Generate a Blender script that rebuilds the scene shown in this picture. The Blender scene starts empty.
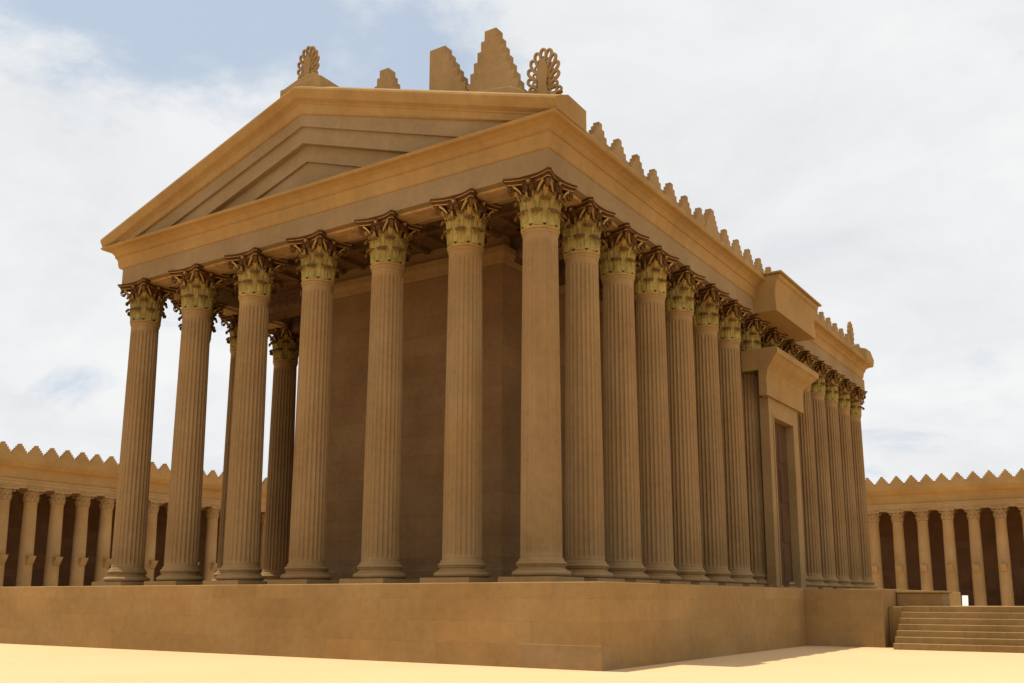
import bpy, bmesh, math, random
from mathutils import Vector, Matrix
random.seed(7)
Z0 = 3.87                     # shaft foot of the temple columns above the ground
C = bpy.context.scene.collection
S = bpy.context.scene
PI = math.pi

# ------------------------------------------------------------------ materials
def nmat(name):
    m = bpy.data.materials.new(name); m.use_nodes = True
    nt = m.node_tree; N = nt.nodes; L = nt.links
    b = N['Principled BSDF']; b.inputs['Roughness'].default_value = .88
    b.inputs['Specular IOR Level'].default_value = .05
    return m, N, L, b

def stone(name, col, blotch=.16, fine=.10, bump=.25, brick=None, joint=.72, vary=.12, streak=0.0, hue=0.0):
    """sandstone: two scales of blotches, fine grain, optional masonry joints."""
    m, N, L, b = nmat(name)
    tc = N.new('ShaderNodeTexCoord'); geo = N.new('ShaderNodeNewGeometry')
    pos = geo.outputs['Position']
    n1 = N.new('ShaderNodeTexNoise'); n1.inputs['Scale'].default_value = .33; n1.inputs['Detail'].default_value = 5
    n2 = N.new('ShaderNodeTexNoise'); n2.inputs['Scale'].default_value = 3.1; n2.inputs['Detail'].default_value = 8; n2.inputs['Roughness'].default_value = .65
    L.new(pos, n1.inputs['Vector']); L.new(pos, n2.inputs['Vector'])
    def mr(src, lo, hi, a=.3, c=.7):
        r = N.new('ShaderNodeMapRange'); r.inputs['From Min'].default_value = a; r.inputs['From Max'].default_value = c
        r.inputs['To Min'].default_value = lo; r.inputs['To Max'].default_value = hi; L.new(src, r.inputs['Value']); return r.outputs[0]
    def mul(a, c):
        x = N.new('ShaderNodeMath'); x.operation = 'MULTIPLY'; L.new(a, x.inputs[0])
        if isinstance(c, float): x.inputs[1].default_value = c
        else: L.new(c, x.inputs[1])
        return x.outputs[0]
    f = mul(mr(n1.outputs['Fac'], 1-blotch, 1+blotch), mr(n2.outputs['Fac'], 1-fine, 1+fine))
    if streak:
        mp = N.new('ShaderNodeMapping'); mp.inputs['Scale'].default_value = (2.2, 2.2, .16); L.new(pos, mp.inputs['Vector'])
        n3 = N.new('ShaderNodeTexNoise'); n3.inputs['Scale'].default_value = 1.0; n3.inputs['Detail'].default_value = 4; L.new(mp.outputs[0], n3.inputs['Vector'])
        f = mul(f, mr(n3.outputs['Fac'], 1-streak, 1+streak))
    hgt = n2.outputs['Fac']
    if brick:
        sx = N.new('ShaderNodeSeparateXYZ'); L.new(pos, sx.inputs[0])
        ad = N.new('ShaderNodeMath'); ad.operation = 'ADD'; L.new(sx.outputs[0], ad.inputs[0]); L.new(sx.outputs[1], ad.inputs[1])
        cb = N.new('ShaderNodeCombineXYZ'); L.new(ad.outputs[0], cb.inputs[0]); L.new(sx.outputs[2], cb.inputs[1])
        br = N.new('ShaderNodeTexBrick'); L.new(cb.outputs[0], br.inputs['Vector'])
        br.inputs['Scale'].default_value = 1; br.inputs['Brick Width'].default_value = brick[0]; br.inputs['Row Height'].default_value = brick[1]
        br.inputs['Mortar Size'].default_value = brick[2]; br.inputs['Mortar Smooth'].default_value = .6; br.inputs['Bias'].default_value = 0
        br.inputs['Color1'].default_value = (1-vary,)*3+(1,); br.inputs['Color2'].default_value = (1+vary,)*3+(1,)
        br.inputs['Mortar'].default_value = (joint,)*3+(1,)
        f = mul(f, br.outputs['Color'])
        h2 = N.new('ShaderNodeMath'); h2.operation = 'MULTIPLY_ADD'; L.new(br.outputs['Fac'], h2.inputs[0]); h2.inputs[1].default_value = -.8; L.new(n2.outputs['Fac'], h2.inputs[2])
        hgt = h2.outputs[0]
    mx = N.new('ShaderNodeVectorMath'); mx.operation = 'SCALE'
    rgb = N.new('ShaderNodeMixRGB'); rgb.inputs[1].default_value = (*col, 1)
    rgb.inputs[2].default_value = (col[0]*1.02, col[1]*(1.10+hue), col[2]*(1.25+hue), 1)
    L.new(mr(n1.outputs['Color'], 0, 1, .35, .65), rgb.inputs[0])
    L.new(rgb.outputs[0], mx.inputs[0]); L.new(f, mx.inputs['Scale'])
    L.new(mx.outputs[0], b.inputs['Base Color'])
    bp = N.new('ShaderNodeBump'); bp.inputs['Strength'].default_value = bump; bp.inputs['Distance'].default_value = .04
    L.new(hgt, bp.inputs['Height']); L.new(bp.outputs[0], b.inputs['Normal'])
    return m

M = {}
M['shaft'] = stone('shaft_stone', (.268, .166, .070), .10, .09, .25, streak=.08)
M['base'] = stone('base_stone', (.268, .166, .070), .12, .10, .3)
M['podium'] = stone('podium_stone', (.290, .172, .062), .12, .08, .25, brick=(2.6, .74, .012), joint=.90, vary=.06)
M['cornice'] = stone('cornice_stone', (.288, .175, .063), .12, .06, .2, streak=.05)
M['frieze'] = stone('frieze_stone', (.235, .158, .076), .12, .07, .25, )
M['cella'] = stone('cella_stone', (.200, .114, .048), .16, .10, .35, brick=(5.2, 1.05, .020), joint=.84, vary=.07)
M['cella_band'] = stone('cella_band_stone', (.24, .145, .060), .12, .1, .3)
M['parapet'] = stone('parapet_stone', (.270, .170, .072), .14, .10, .25)
M['portal'] = stone('portal_stone', (.275, .172, .070), .10, .07, .2)
M['doorway_shade'] = stone('doorway_shade_brown', (.085, .044, .019), .12, .12, .3, streak=.2)  # shade of the doorway put into a dark brown
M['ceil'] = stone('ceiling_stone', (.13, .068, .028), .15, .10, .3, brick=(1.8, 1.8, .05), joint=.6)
M['relief'] = stone('relief_stone', (.15, .085, .055), .25, .15, .4)
M['leaf'] = stone('leaf_stone', (.27, .20, .058), .28, .34, .3, hue=.02)
M['gold'] = stone('gilded_stone', (.33, .20, .055), .20, .2, .3)
M['maroon'] = stone('maroon_paint', (.075, .030, .010), .2, .2, .25)
M['volute'] = stone('volute_leaf_shade', (.12, .060, .018), .2, .2, .3)  # volute brown, also painted on the leaf tips as their shade
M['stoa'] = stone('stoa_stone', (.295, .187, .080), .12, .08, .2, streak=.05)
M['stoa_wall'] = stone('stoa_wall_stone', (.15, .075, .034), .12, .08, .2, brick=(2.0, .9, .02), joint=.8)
M['stoa_band'] = stone('stoa_band_stone', (.300, .180, .064), .14, .08, .2)
M['step'] = stone('step_stone', (.262, .158, .058), .14, .12, .35, brick=(1.7, 9.0, .02), joint=.8, vary=.05)
M['white'] = stone('bright_gap_white', (.86, .88, .86), .03, .02, .1)  # white of the panel that stands in for a bright opening

def sand():
    m, N, L, b = nmat('sand')
    geo = N.new('ShaderNodeNewGeometry')
    n1 = N.new('ShaderNodeTexNoise'); n1.inputs['Scale'].default_value = .09; n1.inputs['Detail'].default_value = 6
    n2 = N.new('ShaderNodeTexNoise'); n2.inputs['Scale'].default_value = 2.4; n2.inputs['Detail'].default_value = 9; n2.inputs['Roughness'].default_value = .7
    n3 = N.new('ShaderNodeTexNoise'); n3.inputs['Scale'].default_value = 26; n3.inputs['Detail'].default_value = 6
    for n in (n1, n2, n3): L.new(geo.outputs['Position'], n.inputs['Vector'])
    r = N.new('ShaderNodeValToRGB'); e = r.color_ramp.elements
    e[0].position = .3; e[0].color = (.545, .358, .185, 1); e[1].position = .7; e[1].color = (.63, .42, .225, 1)
    a = N.new('ShaderNodeMath'); a.operation = 'MULTIPLY_ADD'; a.inputs[1].default_value = .45; L.new(n2.outputs['Fac'], a.inputs[0])
    a2 = N.new('ShaderNodeMath'); a2.operation = 'MULTIPLY'; a2.inputs[1].default_value = .55; L.new(n1.outputs['Fac'], a2.inputs[0]); L.new(a2.outputs[0], a.inputs[2])
    L.new(a.outputs[0], r.inputs[0]); L.new(r.outputs[0], b.inputs['Base Color'])
    bp = N.new('ShaderNodeBump'); bp.inputs['Strength'].default_value = .25; bp.inputs['Distance'].default_value = .03
    h = N.new('ShaderNodeMath'); h.operation = 'MULTIPLY_ADD'; h.inputs[1].default_value = .3; L.new(n3.outputs['Fac'], h.inputs[0]); L.new(n2.outputs['Fac'], h.inputs[2])
    L.new(h.outputs[0], bp.inputs['Height']); L.new(bp.outputs[0], b.inputs['Normal'])
    b.inputs['Roughness'].default_value = .95
    return m
M['sand'] = sand()
M['soffit'] = stone('soffit_stone', (.34, .21, .09), .2, .3, 1.0)

# ------------------------------------------------------------------ mesh helpers
class MB:
    """collects faces for ONE mesh object"""
    def __init__(s): s.v = []; s.f = []; s.sm = []; s.mi = []
    def add(s, vs, fs, smooth=False, mi=0):
        o = len(s.v); s.v += [tuple(v) for v in vs]
        for f in fs: s.f.append([i+o for i in f]); s.sm.append(smooth); s.mi.append(mi)
        return s
    def box(s, x0, x1, y0, y1, z0, z1, mi=0):
        vs = [(x0,y0,z0),(x1,y0,z0),(x1,y1,z0),(x0,y1,z0),(x0,y0,z1),(x1,y0,z1),(x1,y1,z1),(x0,y1,z1)]
        return s.add(vs, [(0,3,2,1),(4,5,6,7),(0,1,5,4),(1,2,6,5),(2,3,7,6),(3,0,4,7)], mi=mi)
    def lathe(s, prof, n=48, smooth=True, cap=True, mi=0):
        vs = []; fs = []
        for r, z in prof:
            for i in range(n):
                a = 2*PI*i/n; vs.append((r*math.cos(a), r*math.sin(a), z))
        for k in range(len(prof)-1):
            for i in range(n):
                j = (i+1) % n; fs.append((k*n+i, k*n+j, (k+1)*n+j, (k+1)*n+i))
        if cap: fs.append(tuple(reversed(range(n)))); fs.append(tuple(range((len(prof)-1)*n, len(prof)*n)))
        return s.add(vs, fs, smooth, mi)
    def prism(s, poly, a, b, axis, mi=0):
        """poly = list of 2-D points, extruded from a to b along axis ('x': pts are (y,z); 'y': pts are (x,z); 'z': (x,y))"""
        def P(p, t): return (t, p[0], p[1]) if axis == 'x' else ((p[0], t, p[1]) if axis == 'y' else (p[0], p[1], t))
        n = len(poly); vs = [P(p, a) for p in poly]+[P(p, b) for p in poly]
        fs = [tuple(range(n)), tuple(reversed(range(n, 2*n)))]
        fs += [(i, i+n, (i+1) % n+n, (i+1) % n) for i in range(n)]
        return s.add(vs, fs, mi=mi)
    def sweep_rect(s, prof, x0, x1, y0, y1):
        """closed profile (offset outward, z) swept round a rectangle with mitred corners"""
        n = len(prof); vs = []; fs = []
        for cx, cy, sx, sy in ((x0,y0,-1,-1),(x1,y0,1,-1),(x1,y1,1,1),(x0,y1,-1,1)):
            for o, z in prof: vs.append((cx+sx*o, cy+sy*o, z))
        for c in range(4):
            d = (c+1) % 4
            for i in range(n):
                j = (i+1) % n; fs.append((c*n+i, d*n+i, d*n+j, c*n+j))
        return s.add(vs, fs)
    def mesh(s, name, mats, off=(0,0,0), bevel=0, solid=0):
        me = bpy.data.meshes.new(name)
        me.from_pydata([(x-off[0], y-off[1], z-off[2]) for x, y, z in s.v], [], s.f)
        for p, sm, mi in zip(me.polygons, s.sm, s.mi): p.use_smooth = sm; p.material_index = mi
        for m in (mats if isinstance(mats, (list, tuple)) else [mats]): me.materials.append(m)
        bm = bmesh.new(); bm.from_mesh(me); bmesh.ops.recalc_face_normals(bm, faces=bm.faces); bm.to_mesh(me); bm.free()
        me.update(); return me

def put(name, me, parent=None, loc=(0,0,0), rot=(0,0,0), bevel=0, label=None):
    o = bpy.data.objects.new(name, me); C.objects.link(o); o.location = loc; o.rotation_euler = rot
    if parent: o.parent = parent
    if bevel:
        b = o.modifiers.new('bevel', 'BEVEL'); b.width = bevel; b.segments = 2; b.limit_method = 'ANGLE'; b.angle_limit = math.radians(40)
    if label: o['label'] = label
    return o
def thing(name, label, cat, loc, group=None):
    o = bpy.data.objects.new(name, None); C.objects.link(o); o.location = loc; o['label'] = label; o['category'] = cat
    if group: o['group'] = group
    return o
def structure(name, me):
    o = put(name, me); o['kind'] = 'structure'; return o

# ------------------------------------------------------------------ ground
g = MB()
nr, na = 40, 96
vs = [(10, 20, 0)]; rr = [0]+[6*1.17**k for k in range(nr)]
for k in range(1, nr+1):
    for i in range(na):
        a = 2*PI*i/na; vs.append((10+rr[k]*math.cos(a), 20+rr[k]*math.sin(a), 0))
fs = [(0, 1+i, 1+(i+1) % na) for i in range(na)]
for k in range(1, nr):
    for i in range(na):
        j = (i+1) % na; fs.append((1+(k-1)*na+i, 1+k*na+i, 1+k*na+j, 1+(k-1)*na+j))
g.add(vs, fs, True)
structure('ground', g.mesh('ground', M['sand']))

# ------------------------------------------------------------------ temple
PIT = 3.583
XL, YB = -26.10, 50.2
TL = (-13, 25, 0)
temple = thing('temple', 'huge sandstone temple with fluted columns, gabled front and stepped merlons, raised on a plain podium', 'temple', TL)
def tp(name, mb, mat, bevel=0, label=None, parent=None):
    """part in absolute coordinates with z from the shaft foot"""
    po = Vector(TL)
    me = mb.mesh(name, mat, (po.x, po.y, po.z-Z0))
    return put(name, me, parent or temple, bevel=bevel, label=label)

# podium
pd = MB(); D = 5.58
pd.box(XL-D, D, -D, YB+D, -3.95, -1.1)
podium = tp('podium', pd, M['podium'], .03)
bk = MB(); bk.box(2.6, D+.012, -D-.012, -D+1.2, -3.95, -3.10); tp('corner_block', bk, M['base'], .015, parent=podium)
bk = MB(); bk.box(D-.02, 9.3, 15.9, 38.0, -3.95, -1.13); tp('side_platform', bk, M['podium'], .03, parent=podium)

# entablature
en = MB()
arch = [(-1.0,15.75),(1.0,15.75),(1.0,16.72),(-1.0,16.72)]
en.sweep_rect(arch, XL, 0, 0, YB)
entab = tp('architrave', en, M['frieze'])
sf = MB(); sf.sweep_rect([(-.55,15.66),(.55,15.66),(.6,15.749),(-.6,15.749)], XL, 0, 0, YB); tp('soffit_panel', sf, M['soffit'], parent=entab)
co = MB()
corn = [(-1.1,16.723),(1.03,16.723),(1.08,16.79),(1.11,16.92),(1.13,17.15),(1.21,17.33),(1.26,17.335),(1.26,17.37),(1.23,17.375),(1.26,17.46),(1.36,17.60),(1.56,17.72),(1.76,17.77),(1.79,17.80),(1.82,17.87),(1.82,17.90),(-1.1,17.90)]
co.sweep_rect(corn, XL-.2, 0, 0, YB-.7)
tp('cornice', co, M['cornice'])
rf = MB(); rf.box(XL-.95, .95, -.95, YB+.1, 17.904, 18.12); tp('roof', rf, M['parapet'])
ce = MB(); ce.box(XL+.95, -.95, .95, YB-.95, 16.60, 16.72)
for k in range(1, 14):      # coffer ribs of the colonnade ceiling
    for (x0, x1) in ((XL+.97, -19.0), (-5.3, -.97)):
        ce.box(x0, x1, k*PIT+1.6, k*PIT+1.85, 16.35, 16.6)
for k in range(16):
    x = XL+2+k*1.5; ce.box(x, x+.25, .97, 5.7, 16.35, 16.6)
ce.box(XL+.97, -.97, 3.1, 3.35, 16.33, 16.6)
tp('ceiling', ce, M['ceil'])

# parapet kerb under the merlons on the flanks (broken by the attic)
kp = [(1.0,17.905),(1.74,17.905),(1.77,18.0),(1.72,18.1),(1.62,18.18),(1.0,18.18)]
for x, s_ in ((0, 1), (XL, -1)):
    pk = MB(); pk.prism([(x+s_*o, z) for o, z in kp], .88, YB-1.6, 'y'); tp('parapet', pk, M['cornice'])

# merlons
def merlon_mesh(w, h, n, t, half=0, top=.22):
    """stepped block; half=1 keeps only one side"""
    pts = []
    hw = w/2; st = h/n; run = (hw-top*hw)/(n-1)
    right = []
    for i in range(n):
        x = hw-run*i; right += [(x, st*i), (x, st*(i+1))]
    if half: pts = [(-top*hw, 0)]+right+[(-top*hw, h)]
    else: pts = right+[(-x, z) for x, z in reversed(right)]
    m = MB(); m.prism(pts, -t/2, t/2, 'x'); return m.mesh('merlon', M['parapet'])
mm = merlon_mesh(1.60, 1.04, 4, .30, top=.20)
mbig = merlon_mesh(2.2, 1.5, 6, .36)
def merl(me, x, y, z, parent=temple, rz=0, name='merlon', label=None, base=TL):
    return put(name, me, parent, (x-base[0], y-base[1], z+Z0-base[2]), (0, 0, rz), bevel=.02, label=label)
ys = [2.6+1.925*k for k in range(7)]+[17.9+1.925*k for k in range(5)]+[35.6+1.8*k for k in range(6)]
for y in ys:
    merl(mm, 1.42, y, 18.17)
    merl(mm, XL-1.42, y, 18.17)
for x in (1.42, XL-1.42): merl(mbig, x, 15.75, 18.17, label='taller stepped merlon in the middle of the row')

# pediments
def rake_sections(cx, hw, zt, slope):
    return
HW = -XL/2+1.96; CX = XL/2-.1
SL = .328
def rake(mb, prof, ysign, ybase):
    """profile (y outward, dz below the rake line) swept tip - apex - tip"""
    n = len(prof); vs = []; fs = []
    for sx in (-1, 0, 1):
        for yo, dz in prof:
            zz = 18.40+SL*HW*(1-abs(sx))-dz
            vs.append((CX+sx*HW, ybase+ysign*yo, zz))
    for c in range(2):
        for i in range(n):
            j = (i+1) % n; fs.append((c*n+i, (c+1)*n+i, (c+1)*n+j, c*n+j))
    fs.append(tuple(range(n))); fs.append(tuple(reversed(range(2*n, 3*n))))
    mb.add(vs, fs)
def pediment(ysign, ybase):
    # recessed triangle courses from the wall plane outwards
    ty = MB()
    def tri(inset, y0, y1):
        zb = 17.903; za = 18.40+SL*HW-inset
        hwid = (za-zb)/SL
        ty.prism([(CX-hwid, zb), (CX+hwid, zb), (CX, za)], ybase+ysign*y0, ybase+ysign*y1, 'y')
    tri(.70, -.50, .62)
    t = tp('tympanum', ty, M['frieze'])
    def ring(name, ia, ib, y0, y1):
        m = MB(); zb = 17.906
        zo = 18.40+SL*HW-ia; zi = 18.40+SL*HW-ib
        ho = (zo-zb)/SL; hi = (zi-zb)/SL
        poly = [(CX-ho, zb), (CX, zo), (CX+ho, zb), (CX+hi, zb), (CX, zi), (CX-hi, zb)]
        # two quads each side so faces stay planar and convex
        for sgn in (-1, 1):
            q = [(CX+sgn*ho, zb), (CX, zo), (CX, zi), (CX+sgn*hi, zb)]
            m.prism(q, ybase+ysign*y0, ybase+ysign*y1, 'y')
        tp(name, m, M['frieze'], parent=t)
    ring('tympanum_moulding', .66, 1.85, .5, 1.22)
    ring('tympanum_moulding', .67, 2.70, .5, 1.08)
    ring('tympanum_moulding', .68, 3.55, .5, .76)
    r = MB()
    prof = [(-.75,-.46),(.78,-.52),(.88,-.48),(1.84,0.0),(1.86,.10),(1.80,.22),(1.66,.50),(1.46,.62),(1.45,.70),(1.41,.72),(1.36,1.0),(1.33,1.12),(1.28,1.2),(1.1,1.25),(-.75,1.25)]
    # keep the tips from cutting below the horizontal cornice
    rake_clip(r, prof, ysign, ybase)
    tp('raking_cornice', r, M['cornice'])
def rake_clip(mb, prof, ysign, ybase):
    n = len(prof); vs = []; fs = []
    xs = [-1, -.985, -.97, -.955, -.94, -.925, -.91, -.895, 0, .895, .91, .925, .94, .955, .97, .985, 1]
    for sx in xs:
        for yo, dz in prof:
            zz = max(17.912+.0001*yo, 18.40+SL*HW*(1-abs(sx))-dz)
            vs.append((CX+sx*HW, ybase+ysign*yo, zz))
    for c in range(len(xs)-1):
        for i in range(n):
            j = (i+1) % n; fs.append((c*n+i, (c+1)*n+i, (c+1)*n+j, c*n+j))
    fs.append(tuple(range(n))); fs.append(tuple(reversed(range((len(xs)-1)*n, len(xs)*n))))
    mb.add(vs, fs)
pediment(-1, 0.0)
pediment(1, YB-.7)

# palmette acroterion: a fan of open loops on a stem with scrolls at the foot
def palmette():
    m = MB()
    def tube(pts, r, closed=False, n=7):
        k = len(pts); vs = []; fs = []
        for i, p in enumerate(pts):
            p = Vector(p)
            a = Vector(pts[(i-1) % k] if (closed or i > 0) else pts[i]); b = Vector(pts[(i+1) % k] if (closed or i < k-1) else pts[i])
            t = (b-a).normalized(); q = t.cross(Vector((0, 1, 0)))
            if q.length < 1e-4: q = Vector((1, 0, 0))
            q.normalize(); w = t.cross(q).normalized()
            for j in range(n):
                an = 2*PI*j/n; v = p+q*math.cos(an)*r+w*math.sin(an)*r*1.5; vs.append(v)
        for i in range(k if closed else k-1):
            i2 = (i+1) % k
            for j in range(n): fs.append((i*n+j, i2*n+j, i2*n+(j+1) % n, i*n+(j+1) % n))
        m.add(vs, fs, True)
    def loop(cx, cz, ang, L, W, r=.05):
        pts = []
        for i in range(18):
            t = 2*PI*i/18; u = L/2-math.cos(t)*L/2; w = math.sin(t)*W/2*(.45+.75*u/L)
            pts.append((cx+math.sin(ang)*u+math.cos(ang)*w, 0, cz+math.cos(ang)*u-math.sin(ang)*w))
        tube(pts, r, True)
    # solid central stem, lens shaped
    st = []
    for z, w in ((0, .34), (.25, .22), (.5, .18), (.8, .22), (1.1, .26), (1.35, .18), (1.55, .06)): st.append((w, z))
    m.prism(st+[(-w, z) for w, z in reversed(st)], -.10, .10, 'y')
    for k in range(-5, 6):      # open loops fanning from the stem inside a tall oval outline
        ak = abs(k); sg = (k > 0)-(k < 0)
        ang = sg*(.22, .34, .55, .85, 1.12, 1.3)[ak] if ak else 0
        bx, bz = sg*(0, .12, .20, .24, .26, .24)[ak], (1.30, 1.18, .98, .76, .52, .30)[ak]
        ex, ez = sg*(0, .30, .52, .66, .68, .62)[ak], (2.02, 1.92, 1.66, 1.30, .88, .46)[ak]
        L_ = math.hypot(ex-bx, ez-bz); loop(bx, bz, math.atan2(ex-bx, ez-bz), L_, .29, .058)
        loop(bx*.9, bz, math.atan2(ex-bx, ez-bz), L_*.55, .13, .035)
    for sgn in (-1, 1):     # foot scrolls
        for (x, z, R) in ((.46, .20, .16), (.70, .12, .11)):
            loopn = []
            for i in range(16):
                t = 2*PI*i/16; loopn.append((sgn*x+math.cos(t)*R, 0, z+math.sin(t)*R))
            tube(loopn, .05, True)
        tube([(0, 0, .05), (sgn*.3, 0, .05), (sgn*.6, 0, .02), (sgn*.82, 0, .0)], .07)
    return m.mesh('acroterion', M['parapet'])
pal = palmette()
def acro(x, y, z, s, rz=0):
    o = put('acroterion', pal, temple, (x-TL[0], y-TL[1], z+Z0), (0, 0, rz)); o.scale = (s, s, s); return o
# corner pedestals and acroteria
for xs_ in (1,):
    for ys_, yb in ((-1, 0), (1, YB-.7)):
        cx = CX+xs_*(HW-1.75)
        m = MB(); zc = 18.4+SL*1.2
        a, b_ = CX+xs_*(HW-3.1), CX+xs_*(HW-.75)
        m.prism([(yb+ys_*.72, 18.5), (yb+ys_*.72, 19.25), (yb+ys_*.2, 19.60), (yb-ys_*.70, 19.3), (yb-ys_*.70, 18.5)], min(a, b_), max(a, b_), 'x')
        tp('acroterion_pedestal', m, M['parapet'], .03)
        acro(.42, yb+ys_*.4, 19.42, 1.1, 0 if ys_ < 0 else PI/2)
for ys_, yb in ((-1, 0), (1, YB-.7)):
    m = MB(); zt = 18.4+SL*HW
    m.box(CX-1.45, CX+1.35, min(yb+ys_*1.4, yb-ys_*.3), max(yb+ys_*1.4, yb-ys_*.3), zt-.6, zt+.42)
    m.prism([(CX-1.4, zt+.42), (CX+1.3, zt+.42), (CX+.75, zt+.80), (CX-.15, zt+.74)], min(yb+ys_*1.35, yb-ys_*.25), max(yb+ys_*1.35, yb-ys_*.25), 'y')
    tp('apex_pedestal', m, M['parapet'], .02)
    acro(CX-.15, yb+ys_*.8, zt+.70, 1.0)
# the tall stepped merlons riding on the front gable
bigm = merlon_mesh(3.3, 3.7, 8, .55, top=.19)
halfm = merlon_mesh(3.7, 3.0, 7, .55, half=1, top=.24)
small = merlon_mesh(1.5, 1.5, 4, .55, top=.36)
merl(bigm, -2.1, -.5, 19.55, rz=PI/2, label='tallest stepped merlon, on the front gable')
merl(halfm, -5.05, -.5, 20.3, rz=-PI/2, label='half merlon with one straight side')
merl(small, -8.25, -.5, 21.75, rz=PI/2)
m = MB(); m.prism([(-3.9, 19.9), (.0, 19.0), (-.3, 19.75), (-1.0, 20.15), (-2.9, 20.45), (-3.7, 20.75)], -.86, -.1, 'y'); tp('merlon_footing', m, M['parapet'], .03)

# attic break in the flank entablature above the portal (both flanks)
for s, x in ((1, 0), (-1, XL)):
    m = MB(); pr = [(.7,15.78),(2.40,15.78),(2.42,15.95),(2.40,16.3),(2.36,16.7),(2.38,17.1),(2.48,17.5),(2.56,17.75),(2.66,17.8),(2.72,18.07),(.7,18.10)]
    m.prism([(x+s*o, z) for o, z in pr], 23.75, 32.0, 'y')
    at = tp('attic_block', m, M['cornice'], .02)
    m = MB(); m.box(*sorted((x+s*.65, x+s*2.86)), 23.6, 32.3, 18.102, 18.22); tp('coping', m, M['cornice'], .02, parent=at)

# cella
cl = MB(); CXL, CXR, CY0, CY1 = -19.2, -5.75, 5.75, YB-5.75
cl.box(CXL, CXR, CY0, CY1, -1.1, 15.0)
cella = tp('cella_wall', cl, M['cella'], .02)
cm = MB()
cm.sweep_rect([(-.5,15.0),(.06,15.0),(.10,15.12),(.13,15.3),(.28,15.5),(.34,15.52),(.36,15.8),(-.5,15.8)], CXL, CXR, CY0, CY1)
cm.box(CXL+.1, CXR-.1, CY0+.1, CY1-.1, 15.79, 16.6)
tp('cella_cornice', cm, M['cella_band'], parent=cella)
cb_ = MB(); cb_.sweep_rect([(-.2,-1.1),(.22,-1.1),(.22,-.3),(.12,-.2),(.08,.0),(-.2,.0)], CXL, CXR, CY0, CY1); tp('cella_plinth', cb_, M['cella'], parent=cella)
# crossbeams from the flank columns to the cella, each with carved relief on its faces
def relief_mesh(w, h):
    nx, nz = 70, 26; vs = []; fs = []
    bl = []
    rnd = random.Random(3)
    x = -w/2+.35
    while x < w/2-.3:       # standing draped figures side by side
        hgt = h*rnd.uniform(.74, .86)
        bl += [(x, h*.02+hgt*.36, .20, hgt*.36, .10), (x+rnd.uniform(-.03, .03), hgt*.86, .10, .11, .11), (x+.14, hgt*.5, .07, .22, .08), (x-.15, hgt*.45, .06, .25, .07)]
        x += rnd.uniform(.46, .62)
    for j in range(nz+1):
        for i in range(nx+1):
            X = -w/2+w*i/nx; Zz = h*j/nz; d = 0
            for bx, bz, rx, rz_, dd in bl:
                q = 1-((X-bx)/rx)**2-((Zz-bz)/rz_)**2
                if q > 0: d = max(d, dd*math.sqrt(q)*(1+.25*math.sin((X-bx)*55)))
            e = 0 if (i in (0, nx) or j in (0, nz)) else d
            vs.append((X, -.02-e, Zz))
    for j in range(nz):
        for i in range(nx):
            a = j*(nx+1)+i; fs.append((a, a+1, a+nx+2, a+nx+1))
    b0 = len(vs)
    m = MB(); m.add(vs, fs, True)
    m.box(-w/2, w/2, -.018, .05, 0, h)
    return m.mesh('relief_panel', M['relief'])
for side in (0, 1):
    xa, xb = (XL+.95, CXL+.05) if side == 0 else (CXR-.05, -.95)
    w = xb-xa; rm = relief_mesh(w-.5, 1.15)
    for k in range(2, 13):
        if side == 1 and k in (9,): pass
        m = MB(); y = k*PIT; m.box(xa, xb, y-.55, y+.55, 15.3, 16.59)
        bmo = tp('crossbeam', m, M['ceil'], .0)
        put('relief_panel', rm, bmo, ((xa+xb)/2-TL[0], y-.57-TL[1], 15.37+Z0))

# portal on the right flank
PY = 27.1
m = MB()
JY0, JY1, OY0, OY1, OT = 24.30, 30.1, 25.15, 28.95, 9.4
m.box(.90, 1.45, JY0, OY0, -1.1, 10.55); m.box(.90, 1.45, OY1, JY1, -1.1, 10.55); m.box(.90, 1.45, OY0, OY1, OT, 10.55)
portal = tp('portal', m, M['portal'])
m = MB()      # fillet round the opening
m.box(1.44, 1.50, OY0-.16, OY0-.004, -1.1, OT+.16); m.box(1.44, 1.50, OY1+.004, OY1+.16, -1.1, OT+.16); m.box(1.44, 1.50, OY0-.004, OY1+.004, OT+.004, OT+.16)
tp('door_surround', m, M['portal'], parent=portal)
m = MB(); pr = [(.1,12.15),(1.15,12.15),(1.15,10.552),(1.62,10.552),(1.64,10.8),(1.62,11.6),(1.66,11.8),(1.70,11.95),(1.70,12.1),(1.85,12.35),(2.1,12.65),(2.3,12.95),(2.42,13.05),(2.44,13.35),(2.36,13.45),(.1,13.45)]
n = len(pr)
vs = []
for yy, s in ((PY, -1), (PY, 1)):
    for o, z in pr: vs.append((o, yy+.15+s*(3.65+max(0, min(o, 2.44)-1.70)*1.0)+(.55*max(0, o-1.7)/.74), z))
fs = [tuple(range(n)), tuple(reversed(range(n, 2*n)))]+[(i, i+n, (i+1) % n+n, (i+1) % n) for i in range(n)]
m.add(vs, fs); tp('portal_cornice', m, M['cornice'], parent=portal)
my = (OY0+OY1)/2
for a, b_ in ((OY0, my-.01), (my+.01, OY1)):
    m = MB(); m.box(.93, .99, a, b_, -1.1, OT)
    for z in (-.6, 1.9, 4.4, 6.9): m.box(.985, 1.03, a+.2, b_-.2, z, z+2.0)
    tp('doorway_shade', m, M['doorway_shade'], .01, parent=portal)  # dark panelled leaf stands in for the shade of the open doorway
m = MB(); m.box(.85, 1.62, JY0-.08, JY1+.08, -1.1, -.90); tp('threshold', m, M['base'], parent=portal)

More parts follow.
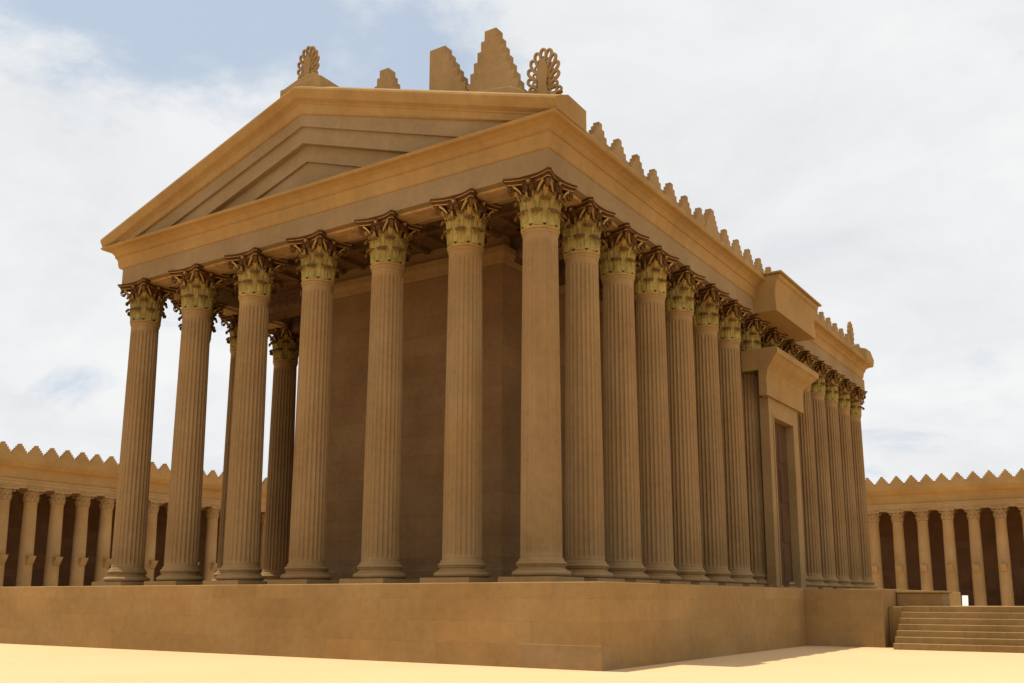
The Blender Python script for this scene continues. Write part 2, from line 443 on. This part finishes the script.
# ------------------------------------------------------------------ the column order
H = 13.8; R0, R1 = .84, .735; NF = 24
def shaft_mesh():
    per = 8; n = NF*per; prof = []
    def R(z): t = z/H; return R0-(R0-R1)*(t**1.35)
    lev = [(0, .08, 0), (.08, .06, 0), (.13, 0, 0), (.22, 0, 0), (.32, 0, .7), (.44, 0, 1)]
    lev += [(z, 0, 1) for z in (2, 4, 6, 8, 10, 12)]
    lev += [(13.02, 0, 1), (13.14, 0, .7), (13.24, 0, 0), (13.50, 0, 0), (13.54, .04, 0), (13.62, .05, 0), (13.68, .02, 0)]
    vs = []; fs = []
    for z, ex, fl in lev:
        for i in range(n):
            a = 2*PI*i/n; ph = (i % per)/per
            dep = 0 if ph == 0 or ph >= 7/8 else math.sin(PI*ph/(7/8))**.6*.062
            r = R(z)+ex-dep*fl; vs.append((r*math.cos(a), r*math.sin(a), z))
    for k in range(len(lev)-1):
        for i in range(n):
            j = (i+1) % n; fs.append((k*n+i, k*n+j, (k+1)*n+j, (k+1)*n+i))
    m = MB(); m.add(vs, fs, False)
    m.add([(0, 0, 0)]+[vs[i] for i in range(n)], [(0, 1+(i+1) % n, 1+i) for i in range(n)])
    return m.mesh('column', M['shaft'])
def base_mesh():
    p = []
    def torus(zc, rc, rr, k=7):
        for i in range(k+1):
            a = -PI/2+PI*i/k; p.append((rc+rr*math.cos(a), zc+rr*math.sin(a)))
    p.append((.9, -.80)); torus(-.63, 1.02, .165)
    p.append((1.03, -.455)); p.append((1.03, -.42))
    for i in range(6): a = PI*i/5; p.append((.99-.06*math.sin(a), -.41+.16*i/5))
    p.append((1.0, -.24)); p.append((1.0, -.21)); torus(-.12, .93, .09, 6); p.append((.93, -.02)); p.append((.93, .012))
    m = MB(); m.lathe(p, 64); return m.mesh('column_base', M['base'])
def plinth_mesh():
    m = MB(); m.box(-1.24, 1.24, -1.24, 1.24, -1.1, -.80); return m.mesh('plinth', M['base'])
def leaf(m, ang, rfun, z0, h, w, curl, out, mi=0, lobes=4, tilt=0, thick=.035):
    nu, nv = 10, 14; grid = []
    ca, sa = math.cos(ang), math.sin(ang)
    for j in range(nv+1):
        v = j/nv
        if v < .78: z = z0+h*v/.78*.93; o = out*(v/.78)**2.2*.5
        else:
            t = (v-.78)/.22*PI*.85; z = z0+h*.93+math.sin(t)*h*.09*1.2-max(0, t-PI/2)*h*.05; o = out*.5+curl*(1-math.cos(t))*.55
        for i in range(nu+1):
            u = -1+2*i/nu
            lob = 1-.20*abs(math.sin(v*PI*lobes))*(abs(u) > .75)
            tip = 1 if v < .62 else max(.18, 1-((v-.62)/.38)**1.5*.75)
            wd = w/2*u*lob*tip*(.86+.14*math.sin(v*PI))
            rib = .030*math.cos(u*PI*2.5)*(1 if v > .08 else 0)+.035*(1-abs(u))**2
            r = rfun(z)+.02+o+rib-.05*u*u*(v > .5)
            # wrap round the bell
            th = wd/max(.3, r)
            aa = ang+th
            grid.append((r*math.cos(aa), r*math.sin(aa), z))
    vs = list(grid); back = []
    for (x, y, z) in grid:
        l = math.hypot(x, y); back.append((x-x/l*thick, y-y/l*thick, z-thick*.4))
    vs += back; K = (nu+1)*(nv+1); fs = []
    for j in range(nv):
        for i in range(nu):
            a = j*(nu+1)+i; q = (a, a+1, a+nu+2, a+nu+1); fs.append(q); fs.append(tuple(K+t for t in reversed(q)))
    def edge(a, b): fs.append((a, K+a, K+b, b))
    for j in range(nv): edge(j*(nu+1), (j+1)*(nu+1)); edge((j+1)*(nu+1)+nu, j*(nu+1)+nu)
    for i in range(nu): edge(nv*(nu+1)+i, nv*(nu+1)+i+1)
    m.add(vs, fs, True, mi)
def spiral(m, origin, d, R, turns, width, rb, mi=0, sgn=1, start=None):
    """band spiral in the vertical plane through direction d; tapers towards the eye"""
    up = Vector((0, 0, 1)); d = Vector(d).normalized(); side = d.cross(up)
    pts = []
    if start: 
        for k in range(6): 
            t = k/6; s0 = Vector(start); e0 = Vector(origin)+up*R
            mid = Vector((s0.x*.6+e0.x*.4, s0.y*.6+e0.y*.4, e0.z)); p = s0*(1-t)**2+mid*2*t*(1-t)+e0*t*t; pts.append((p, rb))
    n = int(26*turns)
    for k in range(n+1):
        t = k/n; r = R*(1-.80*t); a = PI/2-sgn*2*PI*turns*t
        pts.append((Vector(origin)+d*math.cos(a)*r+up*math.sin(a)*r, rb*(1-.45*t)))
    vs = []; fs = []
    for i, (p, rb_) in enumerate(pts):
        a = pts[max(0, i-1)][0]; b = pts[min(len(pts)-1, i+1)][0]; t = (b-a).normalized(); q = t.cross(side).normalized()
        w = width*(1 if i < 8 else 1)
        for (qa, sa) in ((1, -1), (1.25, 0), (1, 1), (-1, 1), (-1, -1)): vs.append(p+q*rb_*qa+side*w/2*sa)
    k5 = 5
    for i in range(len(pts)-1):
        for j in range(k5): fs.append((i*k5+j, (i+1)*k5+j, (i+1)*k5+(j+1) % k5, i*k5+(j+1) % k5))
    fs.append(tuple(range(k5))); fs.append(tuple(reversed(range(len(vs)-k5, len(vs)))))
    m.add(vs, fs, False, mi)
def leaf2(m, ang, r0, z0, h, w, c=.085, flare=.0, tipw=.45, mi=0, mt=3):
    """acanthus leaf: a ribbed, scalloped blade hugging the bell, its tip rolled out and down"""
    nu, nb, nt = 10, 9, 7; rows = []
    for j in range(nb+1):
        v = j/nb; rows.append((v, flare*v*v, z0+h*v, 1-.13*abs(math.sin(v*PI*2.5))-.10*v*v))
    for j in range(1, nt+1):
        t = j/nt; a = t*PI*1.12; rows.append((1+t, flare+c*(1-math.cos(a)), z0+h+c*.9*math.sin(a), (.80-.80*t*(1-tipw)) if j < nt else tipw*.6))
    fr = []
    for v, o, z, ws in rows:
        for i in range(nu+1):
            u = -1+2*i/nu; body = min(1, v)
            scal = 1-.12*(abs(u) > .9)*abs(math.sin(v*9))
            wd = w/2*u*ws*scal
            r = r0+o+.085*(1-abs(u)**1.5)-.035*math.cos(u*PI*3)*(.3+.7*body)-.02
            aa = ang+wd/r0; fr.append((r*math.cos(aa), r*math.sin(aa), z))
    K = len(fr); th = .03; bk_ = []
    for x, y, z in fr:
        l = math.hypot(x, y); bk_.append((x-x/l*th, y-y/l*th, z))
    nj = len(rows)-1; fa, fb = [], []
    for j in range(nj):
        for i in range(nu):
            q = j*(nu+1)+i; f4 = (q, q+1, q+nu+2, q+nu+1)
            (fb if j >= nb+3 else fa).append(f4)
    vs = fr+bk_
    back = [tuple(K+t for t in reversed(f)) for f in fa+fb]
    ed = []
    for j in range(nj): ed.append((j*(nu+1), (j+1)*(nu+1), K+(j+1)*(nu+1), K+j*(nu+1))); ed.append(((j+1)*(nu+1)+nu, j*(nu+1)+nu, K+j*(nu+1)+nu, K+(j+1)*(nu+1)+nu))
    o = len(m.v); m.v += vs
    for f in fa: m.f.append([o+i for i in f]); m.sm.append(True); m.mi.append(mi)
    for f in fb+back+ed: m.f.append([o+i for i in f]); m.sm.append(True); m.mi.append(mt)  # rolled tips, backs and edges go dark: undershadow put into the colour
def capital_mesh():
    m = MB()
    m.lathe([(.735,13.80), (.735,14.9), (.78,15.15), (.90,15.38), (.97,15.44)], 40, mi=1)
    m.lathe([(.70,13.79),(.80,13.795),(.825,13.83),(.80,13.87),(.70,13.88)], 48, mi=2)
    for k in range(8): leaf2(m, 2*PI*k/8+PI/8, .765, 13.87, .46, .60, .125, .02, tipw=.8)
    for k in range(8): leaf2(m, 2*PI*k/8, .745, 13.95, .80, .50, .125, .07, tipw=.8)
    for k in range(16): leaf2(m, 2*PI*(k+.5)/16, .735, 14.45, .66, .15, .07, .12, mi=2, tipw=.7)
    for k in range(8): leaf2(m, 2*PI*k/8+PI/8, .745, 14.30, .66, .34, .10, .10, mi=0, tipw=.7)
    for k in range(4):      # leaf under each corner horn
        leaf2(m, PI/4+k*PI/2, .80, 14.70, .46, .26, .12, .20, mi=2)
    return m.mesh('capital', [M['leaf'], M['maroon'], M['gold'], M['volute']])
def volute_mesh():
    m = MB(); d = Vector((1, 0, 0))
    spiral(m, (1.28, 0, 15.27), d, .155, 1.6, .15, .026, 0, 1, start=(.84, 0, 14.85))
    for s in (-1, 1):       # pairs of stalks leaning towards the corner
        a0, a1 = s*.52, s*.20; pts = []
        p0 = Vector((.84*math.cos(a0), .84*math.sin(a0), 14.80)); p1 = Vector((1.22*math.cos(a1*.6), 1.22*math.sin(a1*.6), 15.40))
        dd = (p1-p0).normalized(); sd_ = dd.cross(Vector((0, 0, 1))).normalized()*.035; upv = Vector((0, 0, .045))
        vs = []; fs = []
        for i in range(9):
            t = i/8; p = p0.lerp(p1, t)+Vector((0, 0, .10*math.sin(PI*t)))
            for q in (sd_+upv, -sd_+upv, -sd_-upv, sd_-upv): vs.append(p+q)
        for i in range(8):
            for j in range(4): fs.append((i*4+j, (i+1)*4+j, (i+1)*4+(j+1) % 4, i*4+(j+1) % 4))
        m.add(vs, fs, False, 1)
        a = s*.62               # small inner helix beside the middle of the side
        spiral(m, (.93*math.cos(a), .93*math.sin(a), 15.22), Vector((-math.sin(a)*s, math.cos(a)*s, 0)), .095, 1.3, .06, .020, 0, 1, start=(.80*math.cos(s*.5), .80*math.sin(s*.5), 14.92))
    return m.mesh('volute', [M['volute'], M['gold']])
def abacus_mesh():
    m = MB()
    def outline(a, mid, cut):
        pts = []
        for k in range(4):
            # side k from corner k to corner k+1, concave
            A = PI/4+k*PI/2
            c0 = Vector((math.cos(A), math.sin(A)))*a*math.sqrt(2); c1 = Vector((math.cos(A+PI/2), math.sin(A+PI/2)))*a*math.sqrt(2)
            t = (c1-c0).normalized(); nrm = Vector((math.cos(A+PI/4), math.sin(A+PI/4)))
            p0 = c0+t*cut; p1 = c1-t*cut
            for i in range(13):
                u = i/12; p = p0.lerp(p1, u); p = p-nrm*(a-mid)*math.sin(PI*u)**.85
                pts.append(p)
        return pts
    layers = [(.98,.74,.10,15.42,0),(1.08,.82,.11,15.45,0),(1.08,.82,.11,15.49,1),(1.09,.83,.11,15.50,0),(1.10,.84,.11,15.59,0),(1.17,.91,.12,15.62,0),(1.17,.91,.12,15.65,1),(1.19,.93,.12,15.665,0),(1.21,.95,.12,15.72,0),(1.21,.95,.12,15.748,0)]
    vs = []; fs = []; n = None; mis = []
    for a, mid, cut, z, mi in layers:
        o = outline(a, mid, cut); n = len(o); vs += [(p.x, p.y, z) for p in o]; mis.append(mi)
    for k in range(len(layers)-1):
        m.add([vs[k*n+i] for i in range(n)]+[vs[(k+1)*n+i] for i in range(n)], [(i, (i+1) % n, n+(i+1) % n, n+i) for i in range(n)], False, layers[k+1][4])
    m.add([(0, 0, layers[0][3])]+vs[:n], [(0, 1+(i+1) % n, 1+i) for i in range(n)]); m.add([(0, 0, layers[-1][3])]+vs[-n:], [(0, 1+i, 1+(i+1) % n) for i in range(n)])
    for k in range(4):     # flower in the middle of each side
        A = k*PI/2; cx, cy = math.cos(A)*.93, math.sin(A)*.93
        for j in range(6):
            b = 2*PI*j/6; tx, ty = -math.sin(A), math.cos(A)
            px, py, pz = cx+tx*math.cos(b)*.10, cy+ty*math.cos(b)*.10, 15.50+math.sin(b)*.10
            sph(m, (px, py, pz), .055, 2)
        sph(m, (cx+math.cos(A)*.04, cy+math.sin(A)*.04, 15.50), .065, 1)
    return m.mesh('abacus', [M['maroon'], M['gold'], M['volute']])
def sph(m, c, r, mi, n=8, k=5):
    vs = []; fs = []
    for j in range(k+1):
        a = -PI/2+PI*j/k
        for i in range(n): b = 2*PI*i/n; vs.append((c[0]+r*math.cos(a)*math.cos(b)+0, c[1]+r*math.cos(a)*math.sin(b), c[2]+r*math.sin(a)))
    for j in range(k):
        for i in range(n): fs.append((j*n+i, j*n+(i+1) % n, (j+1)*n+(i+1) % n, (j+1)*n+i))
    m.add(vs, fs, True, mi)
SH, BA, PLN, CA, VO, AB = shaft_mesh(), base_mesh(), plinth_mesh(), capital_mesh(), volute_mesh(), abacus_mesh()
DZ = .18
def column(x, y):
    c = put('column', SH, temple, (x-TL[0], y-TL[1], Z0-DZ), (0, 0, 0))
    o = put('column_base', BA, c); o.scale = (1, 1, .775)
    put('plinth', PLN, c, (0, 0, DZ))
    k_ = 1.183; TZ = 13.68-13.8*k_
    o = put('capital', CA, c, (0, 0, TZ)); o.scale = (1, 1, k_)
    put('abacus', AB, c, (0, 0, DZ))
    for k in range(4):
        o = put('volute', VO, c, (0, 0, TZ), (0, 0, PI/4+k*PI/2)); o.scale = (1, 1, k_)
    return c
fx = [0, -3.878, -8.338, -12.80, -17.26, -21.72, XL]
for x in fx: column(x, 0)
for k in range(1, 15):
    column(0, k*PIT)
    column(XL, k*PIT)
for x in fx[1:-1]: column(x, YB)

# ------------------------------------------------------------------ staircase and terrace beside the podium
T2 = (15.5, 17, 0)
stair = thing('staircase', 'broad flight of low stone steps climbing beside the temple podium', 'staircase', T2)
zs = 1.93; ns = 7; rise = zs/ns
for i in range(ns):
    m = MB(); y0 = 14.3+i*.42
    m.box(10.0, 23.5, y0, y0+(.46 if i < ns-1 else 6.0), 0 if i == 0 else rise*i-.2, rise*(i+1))
    put('step', m.mesh('step', M['step'], T2), stair, bevel=.02)
m = MB(); m.box(9.31, 9.99, 16.9, 22.5, -.05, 1.90); put('cheek_wall', m.mesh('cheek_wall', M['step'], T2), stair, bevel=.03)
m = MB(); m.box(9.98, 24, 17.6, 22.6, -.05, 1.6); put('landing_core', m.mesh('landing_core', M['step'], T2), stair)
T3 = (10.5, 21, 0)
ter = MB(); ter.box(9.33, 11.5, 18.8, 20.6, -.05, 2.55); ter.box(9.33, 11.6, 18.7, 20.7, 2.55, 2.66)
o = put('low_wall', ter.mesh('low_wall', M['step'], T3), None, T3, bevel=.03); o['label'] = 'low stone block wall behind the steps, against the right end of the podium'; o['category'] = 'wall'

# ------------------------------------------------------------------ colonnades round the court
def stoa_column_meshes():
    prof_r = .72; h = 11.9   # shaft from .7 to 12.6 above ground
    n = 32
    m = MB(); m.lathe([(.76,.60),(.72,.8),(.72,4),(.69,9),(.64,12.3),(.70,12.36),(.70,12.42),(.63,12.46)], 40)
    sh = m.mesh('column', M['stoa'])
    m = MB(); m.box(-.95, .95, -.95, .95, 0, .28); m.lathe([(.9,.28),(.98,.34),(.98,.42),(.86,.48),(.82,.54),(.88,.58),(.84,.64),(.7,.66)], 32); ba = m.mesh('column_base', M['stoa'])
    m = MB(); m.lathe([(.63,12.45),(.64,13.1),(.72,13.4),(.84,13.6)], 24)
    rf = lambda z: .63+(.2*max(0, z-13.1))
    for k in range(8): leaf(m, 2*PI*k/8+PI/8, lambda z: rf(z)+.04, 12.47, .5, .46, .14, .06, 0)
    for k in range(8): leaf(m, 2*PI*k/8, rf, 12.5, .95, .44, .20, .12, 0)
    for k in range(4):
        A = PI/4+k*PI/2; spiral(m, (.98*math.cos(A), .98*math.sin(A), 13.45), (math.cos(A), math.sin(A), 0), .15, 1.2, .14, .03, 0, 1, start=(.66*math.cos(A), .66*math.sin(A), 13.1))
    vs = [(-1,-1),(0,-.8),(1,-1),(.8,0),(1,1),(0,.8),(-1,1),(-.8,0)]
    m.prism(vs, 13.6, 13.80, 'z'); ca = m.mesh('capital', M['stoa'])
    # console bracket for a statue, sticks out along +x
    m = MB(); m.prism([(.55, 5.75), (.78, 5.8), (1.02, 6.15), (1.18, 6.42), (1.22, 6.62), (.55, 6.62)], -.36, .36, 'y')
    m.box(.55, 1.27, -.41, .41, 6.62, 6.70); co = m.mesh('console', M['stoa'])
    return sh, ba, ca, co
SSH, SBA, SCA, SCO = stoa_column_meshes()
def stoa(label, loc, rz, length, cols, merls, gap=None):
    """local x = towards the court, local y = along; loc at the column line"""
    t = thing('colonnade', label, 'colonnade', loc, 'colonnades closing off the court'); t.rotation_euler = (0, 0, rz)
    y0, y1 = length
    m = MB(); m.box(-7.6, 1.3, y0, y1, -.05, .02); m.box(-7.4, 1.05, y0, y1, .02, .04)
    put('pavement', m.mesh('pavement', M['stoa']), t)
    for y in cols:
        c = put('column', SSH, t, (0, y, 0)); put('column_base', SBA, c); put('capital', SCA, c); put('console', SCO, c)
    m = MB(); m.prism([(-.75,13.80),(.75,13.80),(.75,14.1),(.80,14.12),(.80,14.45),(.86,14.50),(.88,14.72),(.75,14.74),(-.75,14.74)], y0, y1, 'y'); put('architrave', m.mesh('architrave', M['stoa']), t)
    m = MB(); m.prism([(-.7,14.745),(.72,14.745),(.74,15.3),(.8,15.6),(.92,15.8),(1.2,16.0),(1.35,16.25),(1.48,16.45),(1.53,16.7),(1.53,17.2),(-.7,17.2)], y0, y1, 'y'); put('cornice', m.mesh('cornice', M['stoa_band']), t)
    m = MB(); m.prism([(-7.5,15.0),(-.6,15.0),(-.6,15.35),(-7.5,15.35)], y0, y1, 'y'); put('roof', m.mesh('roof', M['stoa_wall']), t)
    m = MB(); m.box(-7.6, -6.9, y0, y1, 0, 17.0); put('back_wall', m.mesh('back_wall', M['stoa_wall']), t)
    mmm = merlon_mesh(1.76, 1.15, 5, .5, top=.16); mmm.materials[0] = M['stoa_band']
    for y in merls: put('merlon', mmm, t, (1.27, y, 17.2), (0, 0, 0))
    return t
# left one faces +x ; right one faces -y
lc = [25.2+2.99*k for k in range(-4, 17)]
lm = [22.69+1.785*k for k in range(-5, 29)]
ls_ = stoa('long sandstone colonnade with stepped merlons, standing left of the temple', (-78, 0, 0), 0, (12.0, 76.5), lc, lm)
# local y -> world x when rotated by -90 deg: local x -> -y, local y -> +x
rc = [-4.48+3.03*k for k in range(-6, 9)]
rm_ = [-10.7+1.828*k for k in range(-6, 19)]
rs_ = stoa('long sandstone colonnade with stepped merlons, standing right of the temple beyond the steps', (0, 101.5, 0), -PI/2, (-24.0, 23.5), rc, rm_)
ls_.scale = (1, 1, .973); rs_.scale = (1, 1, .984)
T4 = (.45, 97, 0)
m = MB(); m.box(-.33, .33, -.09, .09, 0, 2.85); o = put('bright_gap_panel', m.mesh('bright_gap_panel', M['white']), None, T4, (math.radians(-14), 0, 0), bevel=.02)  # added panel standing in for a bright opening, tilted back to catch sun
o['label'] = 'narrow white panel added in place of a bright opening in the right colonnade'; o['category'] = 'slab'

# ------------------------------------------------------------------ camera
cam_d = bpy.data.cameras.new('camera'); cam = bpy.data.objects.new('camera', cam_d); C.objects.link(cam); S.camera = cam
yaw, pit, roll, f = -.57738, .18370, .00222, 983.47
F = Vector((math.sin(yaw)*math.cos(pit), math.cos(yaw)*math.cos(pit), math.sin(pit)))
Rr = Vector((math.cos(yaw), -math.sin(yaw), 0)); U = Rr.cross(F)
R2 = Rr*math.cos(roll)+U*math.sin(roll); U2 = -Rr*math.sin(roll)+U*math.cos(roll)
mt = Matrix((R2, U2, -F)).transposed().to_4x4(); mt.translation = Vector((20.488, -33.608, -1.668+Z0)); cam.matrix_world = mt
cam_d.sensor_width = 36; cam_d.lens = f/1024*36; cam_d.shift_y = 75.16/1024; cam_d.clip_start = .1; cam_d.clip_end = 8000

# ------------------------------------------------------------------ light
sd = Vector((-.295, -.028, 1)).normalized()
sl = bpy.data.lights.new('sun', 'SUN'); sl.energy = 5.0; sl.angle = math.radians(.53); sl.color = (1, .93, .82)
so = bpy.data.objects.new('sun', sl); C.objects.link(so); so.rotation_euler = sd.to_track_quat('Z', 'Y').to_euler(); so.location = (-30, -5, 80)
w = bpy.data.worlds.new('World'); S.world = w; w.use_nodes = True; NT = w.node_tree; N = NT.nodes; L = NT.links
bg = N['Background']; sky = N.new('ShaderNodeTexSky'); sky.sky_type = 'NISHITA'; sky.sun_disc = False
sky.sun_elevation = math.asin(sd.z); sky.sun_rotation = math.atan2(sd.x, sd.y); sky.air_density = 1; sky.dust_density = 1.5
tc = N.new('ShaderNodeTexCoord'); sep = N.new('ShaderNodeSeparateXYZ'); L.new(tc.outputs['Generated'], sep.inputs[0])
def math_(op, a, b=None, c=None):
    x = N.new('ShaderNodeMath'); x.operation = op
    for i, q in enumerate((a, b, c)):
        if q is None: continue
        if isinstance(q, (int, float)): x.inputs[i].default_value = q
        else: L.new(q, x.inputs[i])
    return x.outputs[0]
zden = math_('ADD', math_('MAXIMUM', sep.outputs[2], 0.0), .32)
cx_ = math_('DIVIDE', sep.outputs[0], zden); cy_ = math_('DIVIDE', sep.outputs[1], zden)
cv = N.new('ShaderNodeCombineXYZ'); L.new(cx_, cv.inputs[0]); L.new(cy_, cv.inputs[1])
def noise(scale, detail, rough, dist=0, off=0):
    n = N.new('ShaderNodeTexNoise'); n.inputs['Scale'].default_value = scale; n.inputs['Detail'].default_value = detail
    n.inputs['Roughness'].default_value = rough; n.inputs['Distortion'].default_value = dist
    mp = N.new('ShaderNodeMapping'); mp.inputs['Location'].default_value = (off, off*.7, off*.3); L.new(cv.outputs[0], mp.inputs[0]); L.new(mp.outputs[0], n.inputs['Vector']); return n.outputs['Fac']
base = noise(2.8, 11, .62, .35, 3.1)
# clearings in the cloud cover, by compass direction
def clearing(v, wid, amt, stretch=(1, 1, 1)):
    d = Vector(v).normalized()
    vm = N.new('ShaderNodeVectorMath'); vm.operation = 'SUBTRACT'; L.new(tc.outputs['Generated'], vm.inputs[0]); vm.inputs[1].default_value = d
    vs_ = N.new('ShaderNodeVectorMath'); vs_.operation = 'MULTIPLY'; L.new(vm.outputs[0], vs_.inputs[0]); vs_.inputs[1].default_value = stretch
    ln = N.new('ShaderNodeVectorMath'); ln.operation = 'LENGTH'; L.new(vs_.outputs[0], ln.inputs[0])
    r = N.new('ShaderNodeMapRange'); r.interpolation_type = 'SMOOTHSTEP'; L.new(ln.outputs['Value'], r.inputs['Value'])
    r.inputs['From Min'].default_value = 0; r.inputs['From Max'].default_value = wid; r.inputs['To Min'].default_value = amt; r.inputs['To Max'].default_value = 0
    return r.outputs[0]
def raydir(px, py): return F+R2*((px-512)/f)-U2*((py-416.7)/f)
cov = base
for px, py, wd, am in ((170, 0, .22, .26), (350, 25, .24, .27), (440, 60, .16, .16), (60, -10, .18, .18), (500, 150, .12, .05), (45, 385, .10, .20), (985, 362, .06, .22), (900, 460, .09, .08), (210, 330, .12, .07)):
    cov = math_('SUBTRACT', cov, clearing(raydir(px, py), wd, am, (1, 1, 1.5)))
mk = N.new('ShaderNodeMapRange'); mk.interpolation_type = 'SMOOTHSTEP'; L.new(cov, mk.inputs['Value'])
mk.inputs['From Min'].default_value = .15; mk.inputs['From Max'].default_value = .38
n2 = noise(2.7, 9, .62, .3, 7.7)
sh = N.new('ShaderNodeMapRange'); L.new(n2, sh.inputs['Value']); sh.inputs['From Min'].default_value = .3; sh.inputs['From Max'].default_value = .7
cc = N.new('ShaderNodeMixRGB'); L.new(sh.outputs[0], cc.inputs[0]); cc.inputs[1].default_value = (.57, .585, .60, 1); cc.inputs[2].default_value = (.70, .70, .70, 1)
scl = N.new('ShaderNodeVectorMath'); scl.operation = 'SCALE'; L.new(sky.outputs[0], scl.inputs[0]); scl.inputs['Scale'].default_value = .085
veil = N.new('ShaderNodeMixRGB'); veil.inputs[0].default_value = .66; L.new(scl.outputs[0], veil.inputs[1]); veil.inputs[2].default_value = (.47, .54, .61, 1)
mx = N.new('ShaderNodeMixRGB'); L.new(mk.outputs[0], mx.inputs[0]); L.new(veil.outputs[0], mx.inputs[1]); L.new(cc.outputs[0], mx.inputs[2])
L.new(mx.outputs[0], bg.inputs['Color']); bg.inputs['Strength'].default_value = 1.36

S.view_settings.view_transform = 'Standard'; S.view_settings.look = 'None'; S.view_settings.gamma = 1; S.view_settings.exposure = 0
S.render.engine = 'CYCLES'
